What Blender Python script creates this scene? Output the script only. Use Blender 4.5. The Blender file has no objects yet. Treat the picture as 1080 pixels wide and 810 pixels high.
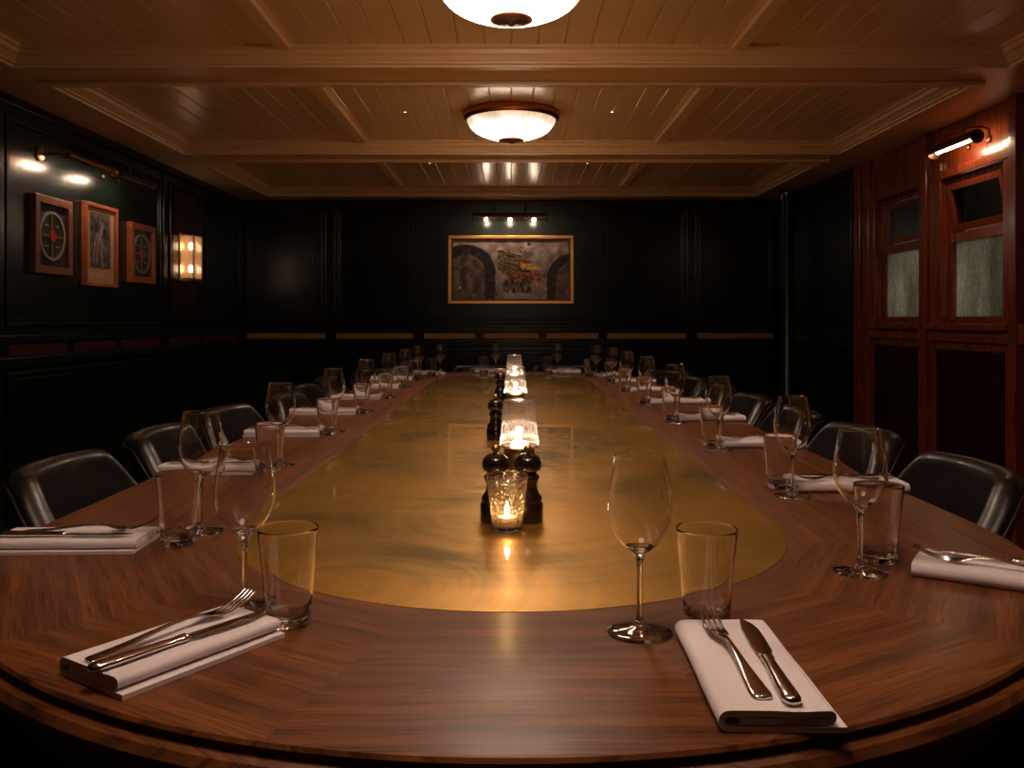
import bpy, bmesh, math, random
from math import sin, cos, pi, sqrt, radians, atan2
from mathutils import Vector, Matrix, noise
random.seed(7)
sc = bpy.context.scene
COL = sc.collection
TZ = 0.75            # table top height
CZ = 1.15            # eye height
WX = 2.47            # side walls
WY = 7.95            # back wall
SOF = CZ + 1.10      # soffit height
LIP = CZ + 1.08
BRD = CZ + 1.157     # ceiling boards

# ------------------------------------------------------------------ materials
def new_mat(name):
    m = bpy.data.materials.new(name); m.use_nodes = True
    nt = m.node_tree; nt.nodes.clear()
    out = nt.nodes.new('ShaderNodeOutputMaterial')
    return m, nt, out
def N(nt, t, **kw):
    n = nt.nodes.new(t)
    for k, v in kw.items():
        if k in n.inputs: n.inputs[k].default_value = v
        else: setattr(n, k, v)
    return n
def L(nt, a, b): nt.links.new(a, b)
def c4(c): return (c[0], c[1], c[2], 1.0)
def princ(name, col, rough=.5, metal=0, coat=0, coat_r=.05, spec=.5, bump=None, vary=None, emit=None, es=0, sheen=0, trans=0, ior=1.5):
    m, nt, out = new_mat(name)
    p = N(nt, 'ShaderNodeBsdfPrincipled')
    p.inputs['Base Color'].default_value = c4(col); p.inputs['Roughness'].default_value = rough
    p.inputs['Metallic'].default_value = metal; p.inputs['Coat Weight'].default_value = coat
    p.inputs['Coat Roughness'].default_value = coat_r; p.inputs['Specular IOR Level'].default_value = spec
    p.inputs['Transmission Weight'].default_value = trans; p.inputs['IOR'].default_value = ior
    if sheen: p.inputs['Sheen Weight'].default_value = sheen
    if emit: p.inputs['Emission Color'].default_value = c4(emit); p.inputs['Emission Strength'].default_value = es
    L(nt, p.outputs[0], out.inputs[0])
    tc = N(nt, 'ShaderNodeTexCoord')
    if vary:    # (scale, color2, stretch)
        sca, c2, st = vary
        mp = N(nt, 'ShaderNodeMapping'); mp.inputs['Scale'].default_value = st
        L(nt, tc.outputs['Object'], mp.inputs[0])
        nz = N(nt, 'ShaderNodeTexNoise', Scale=sca, Detail=6.0, Roughness=.6); L(nt, mp.outputs[0], nz.inputs['Vector'])
        rp = N(nt, 'ShaderNodeValToRGB'); rp.color_ramp.elements[0].position = .3; rp.color_ramp.elements[1].position = .7
        rp.color_ramp.elements[0].color = c4(col); rp.color_ramp.elements[1].color = c4(c2)
        L(nt, nz.outputs[0], rp.inputs[0]); L(nt, rp.outputs[0], p.inputs['Base Color'])
    if bump:    # (scale, strength, distance, stretch)
        mp = N(nt, 'ShaderNodeMapping'); mp.inputs['Scale'].default_value = bump[3] if len(bump) > 3 else (1, 1, 1)
        L(nt, tc.outputs['Object'], mp.inputs[0])
        nz = N(nt, 'ShaderNodeTexNoise', Scale=bump[0], Detail=3.0); L(nt, mp.outputs[0], nz.inputs['Vector'])
        b = N(nt, 'ShaderNodeBump', Strength=bump[1], Distance=bump[2]); L(nt, nz.outputs[0], b.inputs['Height'])
        L(nt, b.outputs[0], p.inputs['Normal'])
        if coat: L(nt, b.outputs[0], p.inputs['Coat Normal'])
    return m

M = {}
M['green'] = princ('dark_green_gloss_paint', (.0050, .0100, .0080), .24, spec=.45, bump=(7, .12, .01))
M['red_panel'] = princ('dark_red_lacquer', (.028, .006, .004), .25, bump=(5, .1, .01), vary=(4, (.016, .004, .003), (6, 6, .6)))
M['cream'] = princ('cream_ceiling_paint', (.80, .52, .245), .27, spec=.5, bump=(3, .15, .01))
M['cream_trim'] = princ('cream_trim_paint', (.80, .50, .245), .36, bump=(3, .08, .01))
M['mahog'] = princ('mahogany', (.25, .048, .011), .27, coat=.4, coat_r=.1, vary=(6, (.10, .014, .005), (9, 9, .7)), bump=(8, .08, .004, (9, 9, 1)))
M['frame_wood'] = princ('frame_walnut', (.22, .075, .03), .35, vary=(9, (.12, .035, .015), (3, 3, 3)))
M['frame_red'] = princ('frame_cherry', (.42, .12, .035), .35, vary=(9, (.25, .06, .02), (3, 3, 3)))
M['gilt'] = princ('gilded_frame', (.95, .50, .16), .38, metal=.7, bump=(60, .1, .002))
M['copper'] = princ('aged_copper', (.55, .23, .10), .28, metal=1)
M['bronze'] = princ('dark_bronze', (.09, .045, .025), .38, metal=.8)
M['brass'] = princ('brass_metal', (.78, .46, .13), .34, metal=1)
M['brass_inset'] = princ('brass_inset_strip', (.36, .17, .05), .5, metal=.15)
M['red_inset'] = princ('oxblood_inset_strip', (.05, .011, .006), .4)
M['steel'] = princ('polished_steel', (.76, .74, .73), .13, metal=1)
M['napkin'] = princ('white_linen', (.78, .68, .70), .85, bump=(900, .25, .0006), sheen=.2)
M['leather'] = princ('black_leather', (.012, .008, .007), .37, spec=.55, bump=(55, .12, .003), coat=.15, coat_r=.2)
M['piping'] = princ('worn_piping', (.06, .035, .022), .4)
M['mill'] = princ('black_lacquered_wood', (.012, .007, .006), .16, coat=.6, coat_r=.05)
M['dark_wood'] = princ('dark_stained_wood', (.05, .018, .009), .35, vary=(6, (.03, .01, .005), (8, 8, .7)))
M['floor'] = princ('dark_oak_floor', (.07, .035, .018), .4, vary=(4, (.035, .016, .008), (9, .8, 1)))
M['wax'] = princ('candle_wax', (.9, .75, .6), .5, emit=(1, .5, .2), es=.6)
M['tin'] = princ('tealight_tin', (.8, .75, .7), .3, metal=1)
M['blue_mat'] = princ('slate_blue_mount', (.035, .04, .07), .7)
M['card'] = princ('tan_mount_card', (.62, .38, .21), .7)
M['label_white'] = princ('white_caption_card', (.6, .5, .42), .7)
M['disc_rim'] = princ('pale_disc_rim', (.36, .30, .23), .5)
M['disc_dark'] = princ('disc_dark_face', (.02, .018, .014), .4)
M['disc_gold'] = princ('disc_gold_spoke', (.22, .15, .06), .5)
M['disc_red'] = princ('disc_red_centre', (.55, .03, .02), .5)
M['corridor'] = princ('corridor_plaster', (.35, .34, .30), .8)
M['spot_metal'] = princ('downlight_ring', (.5, .4, .3), .3, metal=1)

def emis(name, col, s):
    m, nt, out = new_mat(name); e = N(nt, 'ShaderNodeEmission'); e.inputs[0].default_value = c4(col); e.inputs[1].default_value = s
    L(nt, e.outputs[0], out.inputs[0]); return m
M['bulb'] = emis('warm_bulb', (1, .72, .50), 36)
M['picbulb'] = emis('picture_bulb', (1, .72, .50), 150)
M['backbulb'] = emis('back_picture_bulb', (1, .70, .48), 170)
M['winbulb'] = emis('window_side_picture_bulb', (1, .66, .38), 45)
M['flame'] = emis('candle_flame', (1, .55, .2), 120)
M['sconce_bulb'] = emis('sconce_bulb', (1, .74, .5), 22)
M['spot'] = emis('downlight_lens', (1, .8, .6), 4)

def thin_glass(name, base=.05, k=.9, pw=4.0, tint=(.97, .96, .95), rough=.0, bump=None, trl=0, trl_col=(.9, .8, .7)):
    m, nt, out = new_mat(name)
    tr = N(nt, 'ShaderNodeBsdfTransparent'); tr.inputs[0].default_value = c4(tint)
    gl = N(nt, 'ShaderNodeBsdfGlossy'); gl.inputs['Roughness'].default_value = rough; gl.inputs[0].default_value = (1, 1, 1, 1)
    lw = N(nt, 'ShaderNodeLayerWeight', Blend=.5)
    p = N(nt, 'ShaderNodeMath', operation='POWER'); L(nt, lw.outputs['Facing'], p.inputs[0]); p.inputs[1].default_value = pw
    ma = N(nt, 'ShaderNodeMath', operation='MULTIPLY_ADD'); L(nt, p.outputs[0], ma.inputs[0]); ma.inputs[1].default_value = k; ma.inputs[2].default_value = base
    ma.use_clamp = True
    mx = N(nt, 'ShaderNodeMixShader'); L(nt, ma.outputs[0], mx.inputs[0])
    src = tr.outputs[0]
    if trl:
        t2 = N(nt, 'ShaderNodeBsdfTranslucent'); t2.inputs[0].default_value = c4(trl_col)
        m2 = N(nt, 'ShaderNodeMixShader'); m2.inputs[0].default_value = trl
        L(nt, tr.outputs[0], m2.inputs[1]); L(nt, t2.outputs[0], m2.inputs[2]); src = m2.outputs[0]
    L(nt, src, mx.inputs[1]); L(nt, gl.outputs[0], mx.inputs[2])
    if bump:
        tc = N(nt, 'ShaderNodeTexCoord')
        vo = N(nt, 'ShaderNodeTexVoronoi', Scale=bump[0]); L(nt, tc.outputs['Object'], vo.inputs['Vector'])
        b = N(nt, 'ShaderNodeBump', Strength=bump[1], Distance=bump[2]); L(nt, vo.outputs['Distance'], b.inputs['Height'])
        L(nt, b.outputs[0], gl.inputs['Normal']); L(nt, b.outputs[0], lw.inputs['Normal'])
    L(nt, mx.outputs[0], out.inputs[0])
    return m
M['thin'] = thin_glass('thin_clear_glass', .045, .75, 3.2)
M['frameglass'] = thin_glass('picture_glass', .03, .6, 5)
M['glass'] = princ('solid_glass', (1, 1, 1), 0.0, trans=1, ior=1.5)
M['cut'] = thin_glass('cut_glass', .12, .8, 1.6, rough=.05, bump=(115, 1.0, .006), trl=.14, trl_col=(.95, .7, .5))
M['shade'] = thin_glass('ribbed_shade_glass', .14, .8, 1.8, rough=.08, trl=.07, trl_col=(1, .90, .80))
M['sconce_glass'] = thin_glass('sconce_glass', .10, .6, 3, rough=.1, trl=.35, trl_col=(1, .65, .4))

def frosted():
    m, nt, out = new_mat('frosted_window_glass')
    tc = N(nt, 'ShaderNodeTexCoord'); mp = N(nt, 'ShaderNodeMapping'); mp.inputs['Scale'].default_value = (1, 1, .35)
    L(nt, tc.outputs['Object'], mp.inputs[0])
    nz = N(nt, 'ShaderNodeTexNoise', Scale=90.0, Detail=5.0); L(nt, mp.outputs[0], nz.inputs['Vector'])
    n2 = N(nt, 'ShaderNodeTexNoise', Scale=5.0, Detail=2.0); L(nt, mp.outputs[0], n2.inputs['Vector'])
    mu = N(nt, 'ShaderNodeMath', operation='MULTIPLY'); L(nt, nz.outputs[0], mu.inputs[0]); L(nt, n2.outputs[0], mu.inputs[1])
    rp = N(nt, 'ShaderNodeValToRGB'); rp.color_ramp.elements[0].position = .12; rp.color_ramp.elements[1].position = .42
    rp.color_ramp.elements[0].color = (.30, .28, .23, 1); rp.color_ramp.elements[1].color = (.80, .78, .70, 1)
    L(nt, mu.outputs[0], rp.inputs[0])
    t = N(nt, 'ShaderNodeBsdfTranslucent'); L(nt, rp.outputs[0], t.inputs[0])
    g = N(nt, 'ShaderNodeBsdfGlossy'); g.inputs['Roughness'].default_value = .25
    b = N(nt, 'ShaderNodeBump', Strength=.6, Distance=.003); L(nt, nz.outputs[0], b.inputs['Height']); L(nt, b.outputs[0], g.inputs['Normal'])
    mx = N(nt, 'ShaderNodeMixShader'); mx.inputs[0].default_value = .07; L(nt, t.outputs[0], mx.inputs[1]); L(nt, g.outputs[0], mx.inputs[2])
    L(nt, mx.outputs[0], out.inputs[0]); return m
M['frosted'] = frosted()
M['clearpane'] = thin_glass('smoky_upper_pane', .10, .6, 4, tint=(.30, .30, .27), rough=.12)

def table_wood():
    m, nt, out = new_mat('polished_table_wood')
    uv = N(nt, 'ShaderNodeUVMap')
    mp = N(nt, 'ShaderNodeMapping'); mp.inputs['Scale'].default_value = (.55, 15, 1); L(nt, uv.outputs[0], mp.inputs[0])
    n1 = N(nt, 'ShaderNodeTexNoise', Scale=3.0, Detail=7.0, Roughness=.6, Distortion=.35); L(nt, mp.outputs[0], n1.inputs['Vector'])
    m2 = N(nt, 'ShaderNodeMapping'); m2.inputs['Scale'].default_value = (9, 300, 1); L(nt, uv.outputs[0], m2.inputs[0])
    n2 = N(nt, 'ShaderNodeTexNoise', Scale=1.0, Detail=4.0, Roughness=.6); L(nt, m2.outputs[0], n2.inputs['Vector'])
    r1 = N(nt, 'ShaderNodeValToRGB'); e = r1.color_ramp.elements
    e[0].position = .30; e[0].color = (.080, .024, .006, 1); e[1].position = .72; e[1].color = (.255, .080, .021, 1)
    x = e.new(.5); x.color = (.155, .047, .013, 1)
    L(nt, n1.outputs[0], r1.inputs[0])
    r2 = N(nt, 'ShaderNodeValToRGB'); e = r2.color_ramp.elements
    e[0].position = .36; e[0].color = (.26, .22, .20, 1); e[1].position = .52; e[1].color = (1, 1, 1, 1)
    L(nt, n2.outputs[0], r2.inputs[0])
    mx = N(nt, 'ShaderNodeMixRGB', blend_type='MULTIPLY'); mx.inputs[0].default_value = .8
    L(nt, r1.outputs[0], mx.inputs[1]); L(nt, r2.outputs[0], mx.inputs[2])
    p = N(nt, 'ShaderNodeBsdfPrincipled'); L(nt, mx.outputs[0], p.inputs['Base Color'])
    p.inputs['Roughness'].default_value = .42; p.inputs['Specular IOR Level'].default_value = .28; p.inputs['Coat Weight'].default_value = .12; p.inputs['Coat Roughness'].default_value = .22
    b = N(nt, 'ShaderNodeBump', Strength=.12, Distance=.001); L(nt, n2.outputs[0], b.inputs['Height']); L(nt, b.outputs[0], p.inputs['Normal'])
    L(nt, p.outputs[0], out.inputs[0]); return m
M['table'] = table_wood()

def brass_top():
    m, nt, out = new_mat('swirled_brass_sheet')
    tc = N(nt, 'ShaderNodeTexCoord')
    def swirl(sc_, off, fr):
        mp = N(nt, 'ShaderNodeMapping'); mp.inputs['Location'].default_value = off; L(nt, tc.outputs['Object'], mp.inputs[0])
        vo = N(nt, 'ShaderNodeTexVoronoi', Scale=sc_, voronoi_dimensions='2D'); L(nt, mp.outputs[0], vo.inputs['Vector'])
        mu = N(nt, 'ShaderNodeMath', operation='MULTIPLY'); L(nt, vo.outputs['Distance'], mu.inputs[0]); mu.inputs[1].default_value = fr
        cb = N(nt, 'ShaderNodeCombineXYZ'); L(nt, mu.outputs[0], cb.inputs[0])
        mp2 = N(nt, 'ShaderNodeMapping'); mp2.inputs['Scale'].default_value = (2, 2, 2); L(nt, tc.outputs['Object'], mp2.inputs[0])
        ad = N(nt, 'ShaderNodeVectorMath', operation='ADD'); L(nt, cb.outputs[0], ad.inputs[0]); L(nt, mp2.outputs[0], ad.inputs[1])
        nz = N(nt, 'ShaderNodeTexNoise', Scale=1.0, Detail=4.0, Roughness=.7); L(nt, ad.outputs[0], nz.inputs['Vector'])
        return nz.outputs[0]
    acc = None
    rnd = random.Random(3)
    for k in range(11):
        cx, cyy = rnd.uniform(-.45, .45), 1.3 + k * .47
        sb = N(nt, 'ShaderNodeVectorMath', operation='SUBTRACT'); L(nt, tc.outputs['Object'], sb.inputs[0]); sb.inputs[1].default_value = (cx, cyy, TZ)
        ln = N(nt, 'ShaderNodeVectorMath', operation='LENGTH'); L(nt, sb.outputs[0], ln.inputs[0])
        iv = N(nt, 'ShaderNodeMath', operation='MULTIPLY_ADD'); L(nt, ln.outputs['Value'], iv.inputs[0]); iv.inputs[1].default_value = -1.7; iv.inputs[2].default_value = 1.1; iv.use_clamp = True
        cb = N(nt, 'ShaderNodeCombineXYZ'); mm = N(nt, 'ShaderNodeMath', operation='MULTIPLY'); L(nt, ln.outputs['Value'], mm.inputs[0]); mm.inputs[1].default_value = 36
        L(nt, mm.outputs[0], cb.inputs[0]); cb.inputs[1].default_value = k * 7.0
        a2 = N(nt, 'ShaderNodeVectorMath', operation='ADD'); L(nt, cb.outputs[0], a2.inputs[0])
        m3 = N(nt, 'ShaderNodeVectorMath', operation='SCALE'); L(nt, tc.outputs['Object'], m3.inputs[0]); m3.inputs['Scale'].default_value = 3.0; L(nt, m3.outputs[0], a2.inputs[1])
        nz = N(nt, 'ShaderNodeTexNoise', Scale=.8, Detail=3.0, Roughness=.7); L(nt, a2.outputs[0], nz.inputs['Vector'])
        s1 = N(nt, 'ShaderNodeMath', operation='SUBTRACT'); L(nt, nz.outputs[0], s1.inputs[0]); s1.inputs[1].default_value = .5
        s2 = N(nt, 'ShaderNodeMath', operation='MULTIPLY'); L(nt, s1.outputs[0], s2.inputs[0]); L(nt, iv.outputs[0], s2.inputs[1])
        if acc is None: acc = s2.outputs[0]
        else:
            s3 = N(nt, 'ShaderNodeMath', operation='ADD'); L(nt, acc, s3.inputs[0]); L(nt, s2.outputs[0], s3.inputs[1]); acc = s3.outputs[0]
    hf = N(nt, 'ShaderNodeMath', operation='ADD'); L(nt, acc, hf.inputs[0]); hf.inputs[1].default_value = 1.0
    a = hf.outputs[0]; zero = N(nt, 'ShaderNodeValue'); zero.outputs[0].default_value = 0; b_ = zero.outputs[0]
    big = N(nt, 'ShaderNodeTexNoise', Scale=2.6, Detail=3.0); L(nt, tc.outputs['Object'], big.inputs['Vector'])
    mi = N(nt, 'ShaderNodeMath', operation='ADD'); L(nt, a, mi.inputs[0]); mi.inputs[1].default_value = 0
    g1 = N(nt, 'ShaderNodeMath', operation='MULTIPLY_ADD'); L(nt, acc, g1.inputs[0]); g1.inputs[1].default_value = .55; g1.inputs[2].default_value = -.05
    mi2 = N(nt, 'ShaderNodeMath', operation='MULTIPLY_ADD'); L(nt, big.outputs[0], mi2.inputs[0]); mi2.inputs[1].default_value = 1.1; L(nt, g1.outputs[0], mi2.inputs[2])
    rr = N(nt, 'ShaderNodeMapRange'); L(nt, mi2.outputs[0], rr.inputs[0])
    for q, v_ in ((1, .3), (2, .7), (3, .50), (4, .36)): rr.inputs[q].default_value = v_
    rp = N(nt, 'ShaderNodeValToRGB'); e = rp.color_ramp.elements
    e[0].position = .26; e[0].color = (.20, .125, .024, 1); e[1].position = .70; e[1].color = (.86, .45, .09, 1)
    L(nt, mi2.outputs[0], rp.inputs[0])
    p = N(nt, 'ShaderNodeBsdfPrincipled'); L(nt, rp.outputs[0], p.inputs['Base Color'])
    p.inputs['Metallic'].default_value = .8; L(nt, rr.outputs[0], p.inputs['Roughness'])
    p.inputs['Coat Weight'].default_value = 1.0; p.inputs['Coat Roughness'].default_value = .012; p.inputs['Coat IOR'].default_value = 2.1
    b = N(nt, 'ShaderNodeBump', Strength=.03, Distance=.002); L(nt, mi.outputs[0], b.inputs['Height']); L(nt, b.outputs[0], p.inputs['Normal'])
    L(nt, p.outputs[0], out.inputs[0]); return m
M['brasstop'] = brass_top()

def lamp_bowl():
    m, nt, out = new_mat('lit_ribbed_bowl_glass')
    tc = N(nt, 'ShaderNodeTexCoord'); sx = N(nt, 'ShaderNodeSeparateXYZ'); L(nt, tc.outputs['Object'], sx.inputs[0])
    v = N(nt, 'ShaderNodeVectorMath', operation='LENGTH'); cb = N(nt, 'ShaderNodeCombineXYZ')
    L(nt, sx.outputs[0], cb.inputs[0]); L(nt, sx.outputs[1], cb.inputs[1]); L(nt, cb.outputs[0], v.inputs[0])
    nz = N(nt, 'ShaderNodeTexNoise', Scale=9.0, Detail=3.0); L(nt, tc.outputs['Object'], nz.inputs['Vector'])
    ad = N(nt, 'ShaderNodeMath', operation='MULTIPLY_ADD'); L(nt, nz.outputs[0], ad.inputs[0]); ad.inputs[1].default_value = .05; L(nt, v.outputs['Value'], ad.inputs[2])
    rp = N(nt, 'ShaderNodeValToRGB'); e = rp.color_ramp.elements
    e[0].position = .222; e[0].color = (1, .76, .56, 1); e[1].position = .275; e[1].color = (.028, .019, .011, 1)
    x = e.new(.250); x.color = (.045, .036, .027, 1)
    L(nt, ad.outputs[0], rp.inputs[0])
    em = N(nt, 'ShaderNodeEmission'); em.inputs[1].default_value = 27.0; L(nt, rp.outputs[0], em.inputs[0])
    L(nt, em.outputs[0], out.inputs[0]); return m
M['bowl'] = lamp_bowl()

def vcol_mat():
    m, nt, out = new_mat('printed_picture')
    a = N(nt, 'ShaderNodeVertexColor'); a.layer_name = 'Col'
    p = N(nt, 'ShaderNodeBsdfPrincipled'); p.inputs['Roughness'].default_value = .5; L(nt, a.outputs[0], p.inputs['Base Color'])
    L(nt, p.outputs[0], out.inputs[0]); return m
M['print'] = vcol_mat()

# ------------------------------------------------------------------ mesh helpers
def link(name, bm, mat, parent=None, smooth=False, loc=None, rz=0, flat_ang=None):
    me = bpy.data.meshes.new(name)
    bmesh.ops.recalc_face_normals(bm, faces=bm.faces)
    bm.to_mesh(me); bm.free()
    me.materials.append(M[mat] if isinstance(mat, str) else mat)
    if smooth:
        me.polygons.foreach_set('use_smooth', [True] * len(me.polygons))
        if flat_ang: 
            try: me.set_sharp_from_angle(angle=radians(flat_ang))
            except Exception: pass
    o = bpy.data.objects.new(name, me); COL.objects.link(o)
    if parent: o.parent = parent
    if loc: o.location = loc
    if rz: o.rotation_euler = (0, 0, rz)
    return o
def tag(o, label=None, cat=None, group=None, kind=None):
    if label: o['label'] = label
    if cat: o['category'] = cat
    if group: o['group'] = group
    if kind: o['kind'] = kind
    return o
def empty(name, loc=(0, 0, 0), rz=0):
    o = bpy.data.objects.new(name, None); COL.objects.link(o); o.location = loc; o.rotation_euler = (0, 0, rz)
    o.empty_display_size = .05; return o
def copy_tree(o, parent=None):
    c = o.copy(); COL.objects.link(c); c.parent = parent
    for ch in [x for x in bpy.data.objects if x.parent == o]: copy_tree(ch, c)
    return c
def box(bm, x0, x1, y0, y1, z0, z1):
    v = [bm.verts.new(p) for p in ((x0,y0,z0),(x1,y0,z0),(x1,y1,z0),(x0,y1,z0),(x0,y0,z1),(x1,y0,z1),(x1,y1,z1),(x0,y1,z1))]
    for f in ((0,3,2,1),(4,5,6,7),(0,1,5,4),(1,2,6,5),(2,3,7,6),(3,0,4,7)): bm.faces.new([v[i] for i in f])
def BM(*boxes, bev=0):
    bm = bmesh.new()
    for b in boxes: box(bm, *b)
    if bev: bmesh.ops.bevel(bm, geom=list(bm.edges), offset=bev, segments=2, affect='EDGES', profile=.6)
    return bm
def lathe(prof, n=32, bm=None, off=(0, 0, 0), mod=None, closed=False):
    bm = bm or bmesh.new(); rings = []
    for r, z in prof:
        if r < 1e-6: rings.append([bm.verts.new((off[0], off[1], z + off[2]))])
        else:
            ring = []
            for i in range(n):
                a = 2 * pi * i / n; rr = r * (mod(a, z) if mod else 1)
                ring.append(bm.verts.new((off[0] + rr * cos(a), off[1] + rr * sin(a), z + off[2])))
            rings.append(ring)
    pairs = list(zip(rings[:-1], rings[1:]))
    if closed: pairs.append((rings[-1], rings[0]))
    for A, B in pairs:
        for i in range(n):
            j = (i + 1) % n
            if len(A) == 1 and len(B) == 1: continue
            if len(A) == 1: bm.faces.new((A[0], B[j], B[i]))
            elif len(B) == 1: bm.faces.new((A[i], A[j], B[0]))
            else: bm.faces.new((A[i], A[j], B[j], B[i]))
    return bm
def tube(pts, rad, n=10, bm=None, caps=True):
    bm = bm or bmesh.new(); pts = [Vector(p) for p in pts]; rings = []
    rads = rad if isinstance(rad, (list, tuple)) else [rad] * len(pts)
    up = Vector((0, 0, 1))
    for i, p in enumerate(pts):
        t = (pts[min(i + 1, len(pts) - 1)] - pts[max(i - 1, 0)]).normalized()
        u = t.cross(up)
        if u.length < .05: u = t.cross(Vector((0, 1, 0)))
        u.normalize(); w = u.cross(t).normalized()
        rings.append([bm.verts.new(p + rads[i] * (cos(2*pi*k/n) * u + sin(2*pi*k/n) * w)) for k in range(n)])
    for A, B in zip(rings[:-1], rings[1:]):
        for k in range(n): bm.faces.new((A[k], A[(k+1) % n], B[(k+1) % n], B[k]))
    if caps: bm.faces.new(rings[0][::-1]); bm.faces.new(rings[-1])
    return bm
def loft(stations, n=12, bm=None, square=1.0):
    """stations: (x, y, z, half_width(x), half_thickness(z)) running along y"""
    bm = bm or bmesh.new(); rings = []
    for (x, y, z, w, t) in stations:
        ring = []
        for k in range(n):
            a = 2 * pi * k / n; ca, sa = cos(a), sin(a)
            ring.append(bm.verts.new((x + w * math.copysign(abs(ca) ** square, ca), y, z + t * math.copysign(abs(sa) ** square, sa))))
        rings.append(ring)
    for A, B in zip(rings[:-1], rings[1:]):
        for k in range(n): bm.faces.new((A[k], A[(k+1) % n], B[(k+1) % n], B[k]))
    bm.faces.new(rings[0][::-1]); bm.faces.new(rings[-1])
    return bm
def smoothstep(a, b, x):
    t = max(0, min(1, (x - a) / (b - a))); return t * t * (3 - 2 * t)

# ------------------------------------------------------------------ the room
Y0 = -1.6
tag(link('floor', BM((-WX-.3, WX+.3, Y0-.1, WY+.3, -.1, 0)), 'floor'), kind='structure')
# base walls
tag(link('wall_back', BM((-WX-.2, WX+.2, WY, WY+.2, 0, SOF+.2)), 'green'), kind='structure')
tag(link('wall_left', BM((-WX-.2, -WX, Y0, WY, 0, SOF+.2)), 'green'), kind='structure')
tag(link('wall_front', BM((-WX-.2, WX+.2, Y0-.2, Y0, 0, SOF+.2)), 'green'), kind='structure')
YG = 6.20   # where the timber part begins on the window side
O1 = (5.21, 5.86); O2 = (4.33, 4.96); ZS, ZH = CZ + .0, CZ + .80
tag(link('wall_right', BM((WX, WX+.16, YG, WY, 0, SOF+.2), (WX+.12, WX+.16, Y0, YG, 0, ZS-.03),), 'green'), kind='structure')
bw = BM((WX, WX+.12, Y0, YG, 0, ZS-.02), (WX, WX+.12, Y0, YG, ZH, SOF+.2), (WX, WX+.12, Y0, O2[0], ZS-.02, ZH),
        (WX, WX+.12, O2[1], O1[0], ZS-.02, ZH), (WX, WX+.12, O1[1], YG, ZS-.02, ZH))
tag(link('wall_window_side', bw, 'mahog'), kind='structure')
# timber posts and rails over that wall
bt = BM((WX-.03, WX, 6.08, 6.19, 0, SOF), (WX-.022, WX, 5.95, 6.06, 0, SOF), (WX-.035, WX, 5.10, 5.19, 0, SOF), (WX-.035, WX, 4.19, 4.255, 0, SOF),
        (WX-.02, WX, 4.96, 5.09, ZS-.10, ZH+.10), (WX-.02, WX, 5.86, 5.95, ZS-.1, ZH+.1), (WX-.02, WX, 4.26, 4.33, ZS-.1, ZH+.1),
        (WX-.026, WX, 4.256, 5.099, ZH, ZH+.05), (WX-.026, WX, 5.191, 5.949, ZH, ZH+.05),
        (WX-.045, WX, 4.256, 5.099, ZS-.055, ZS-.02), (WX-.045, WX, 5.191, 5.949, ZS-.055, ZS-.02),
        (WX-.026, WX, 4.256, 5.099, ZS-.12, ZS-.075), (WX-.026, WX, 5.191, 5.949, ZS-.12, ZS-.075),
        (WX-.03, WX, Y0, 4.189, ZS-.12, ZS-.02), (WX-.02, WX, 3.2, 3.3, 0, SOF), bev=.005)
tag(link('trim_1', bt, 'mahog'), kind='structure')
bp = BM((WX-.012, WX, 4.34, 5.02, .12, ZS-.16), (WX-.012, WX, 5.27, 5.88, .12, ZS-.16), (WX-.012, WX, 3.4, 4.1, .12, ZS-.16), bev=.004)
tag(link('trim_2', bp, 'red_panel'), kind='structure')

def window(n, y0, y1, tilt):
    xa, xb = WX + .035, WX + .085
    w = .035
    root = empty('window_%d' % n, (0, 0, 0)); tag(root, kind='structure')
    zt0, zt1 = CZ + .435, CZ + .50
    link('window_frame', BM((xa, xb, y0, y0+w, ZS, ZH), (xa, xb, y1-w, y1, ZS, ZH), (xa, xb, y0+w, y1-w, ZS-.02, ZS+.02), (xa, xb, y0+w, y1-w, ZH-.03, ZH), (xa-.015, xb, y0+w, y1-w, zt0, zt1-.01), bev=.003), 'mahog', root)
    link('frosted_pane', BM((xa+.02, xa+.026, y0+w, y1-w, ZS+.02, zt0)), 'frosted', root)
    sash = empty('transom_sash', (xa+.01, (y0+y1)/2, zt1)); sash.parent = root
    h = ZH - .035 - zt1; hw = (y1-y0)/2 - w - .004
    link('sash_frame', BM((0, .028, -hw, -hw+.035, 0, h), (0, .028, hw-.035, hw, 0, h), (0, .028, -hw+.035, hw-.035, 0, .04), (0, .028, -hw+.035, hw-.035, h-.035, h), bev=.003), 'mahog', sash)
    link('upper_pane', BM((.011, .016, -hw+.035, hw-.035, .04, h-.035)), 'clearpane', sash)
    sash.rotation_euler = (0, -radians(tilt), 0)
    if tilt: link('stay_bar', tube([(xb-.02, y1-w-.002, zt1+.16), (xa-.01, y1-w-.004, zt1+.21)], .004), 'steel', root)
window(1, *O1, 0); window(2, *O2, 11)
# corridor beyond the windows
tag(link('wall_corridor', BM((WX+1.2, WX+1.3, 3.4, 7.0, 0, SOF+.2), (WX+.16, WX+1.2, 3.35, 3.4, 0, SOF+.2), (WX+.16, WX+1.2, 7.0, 7.05, 0, SOF+.2), (WX+.16, WX+1.2, 3.4, 7.0, SOF+.15, SOF+.2)), 'corridor'), kind='structure')

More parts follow.
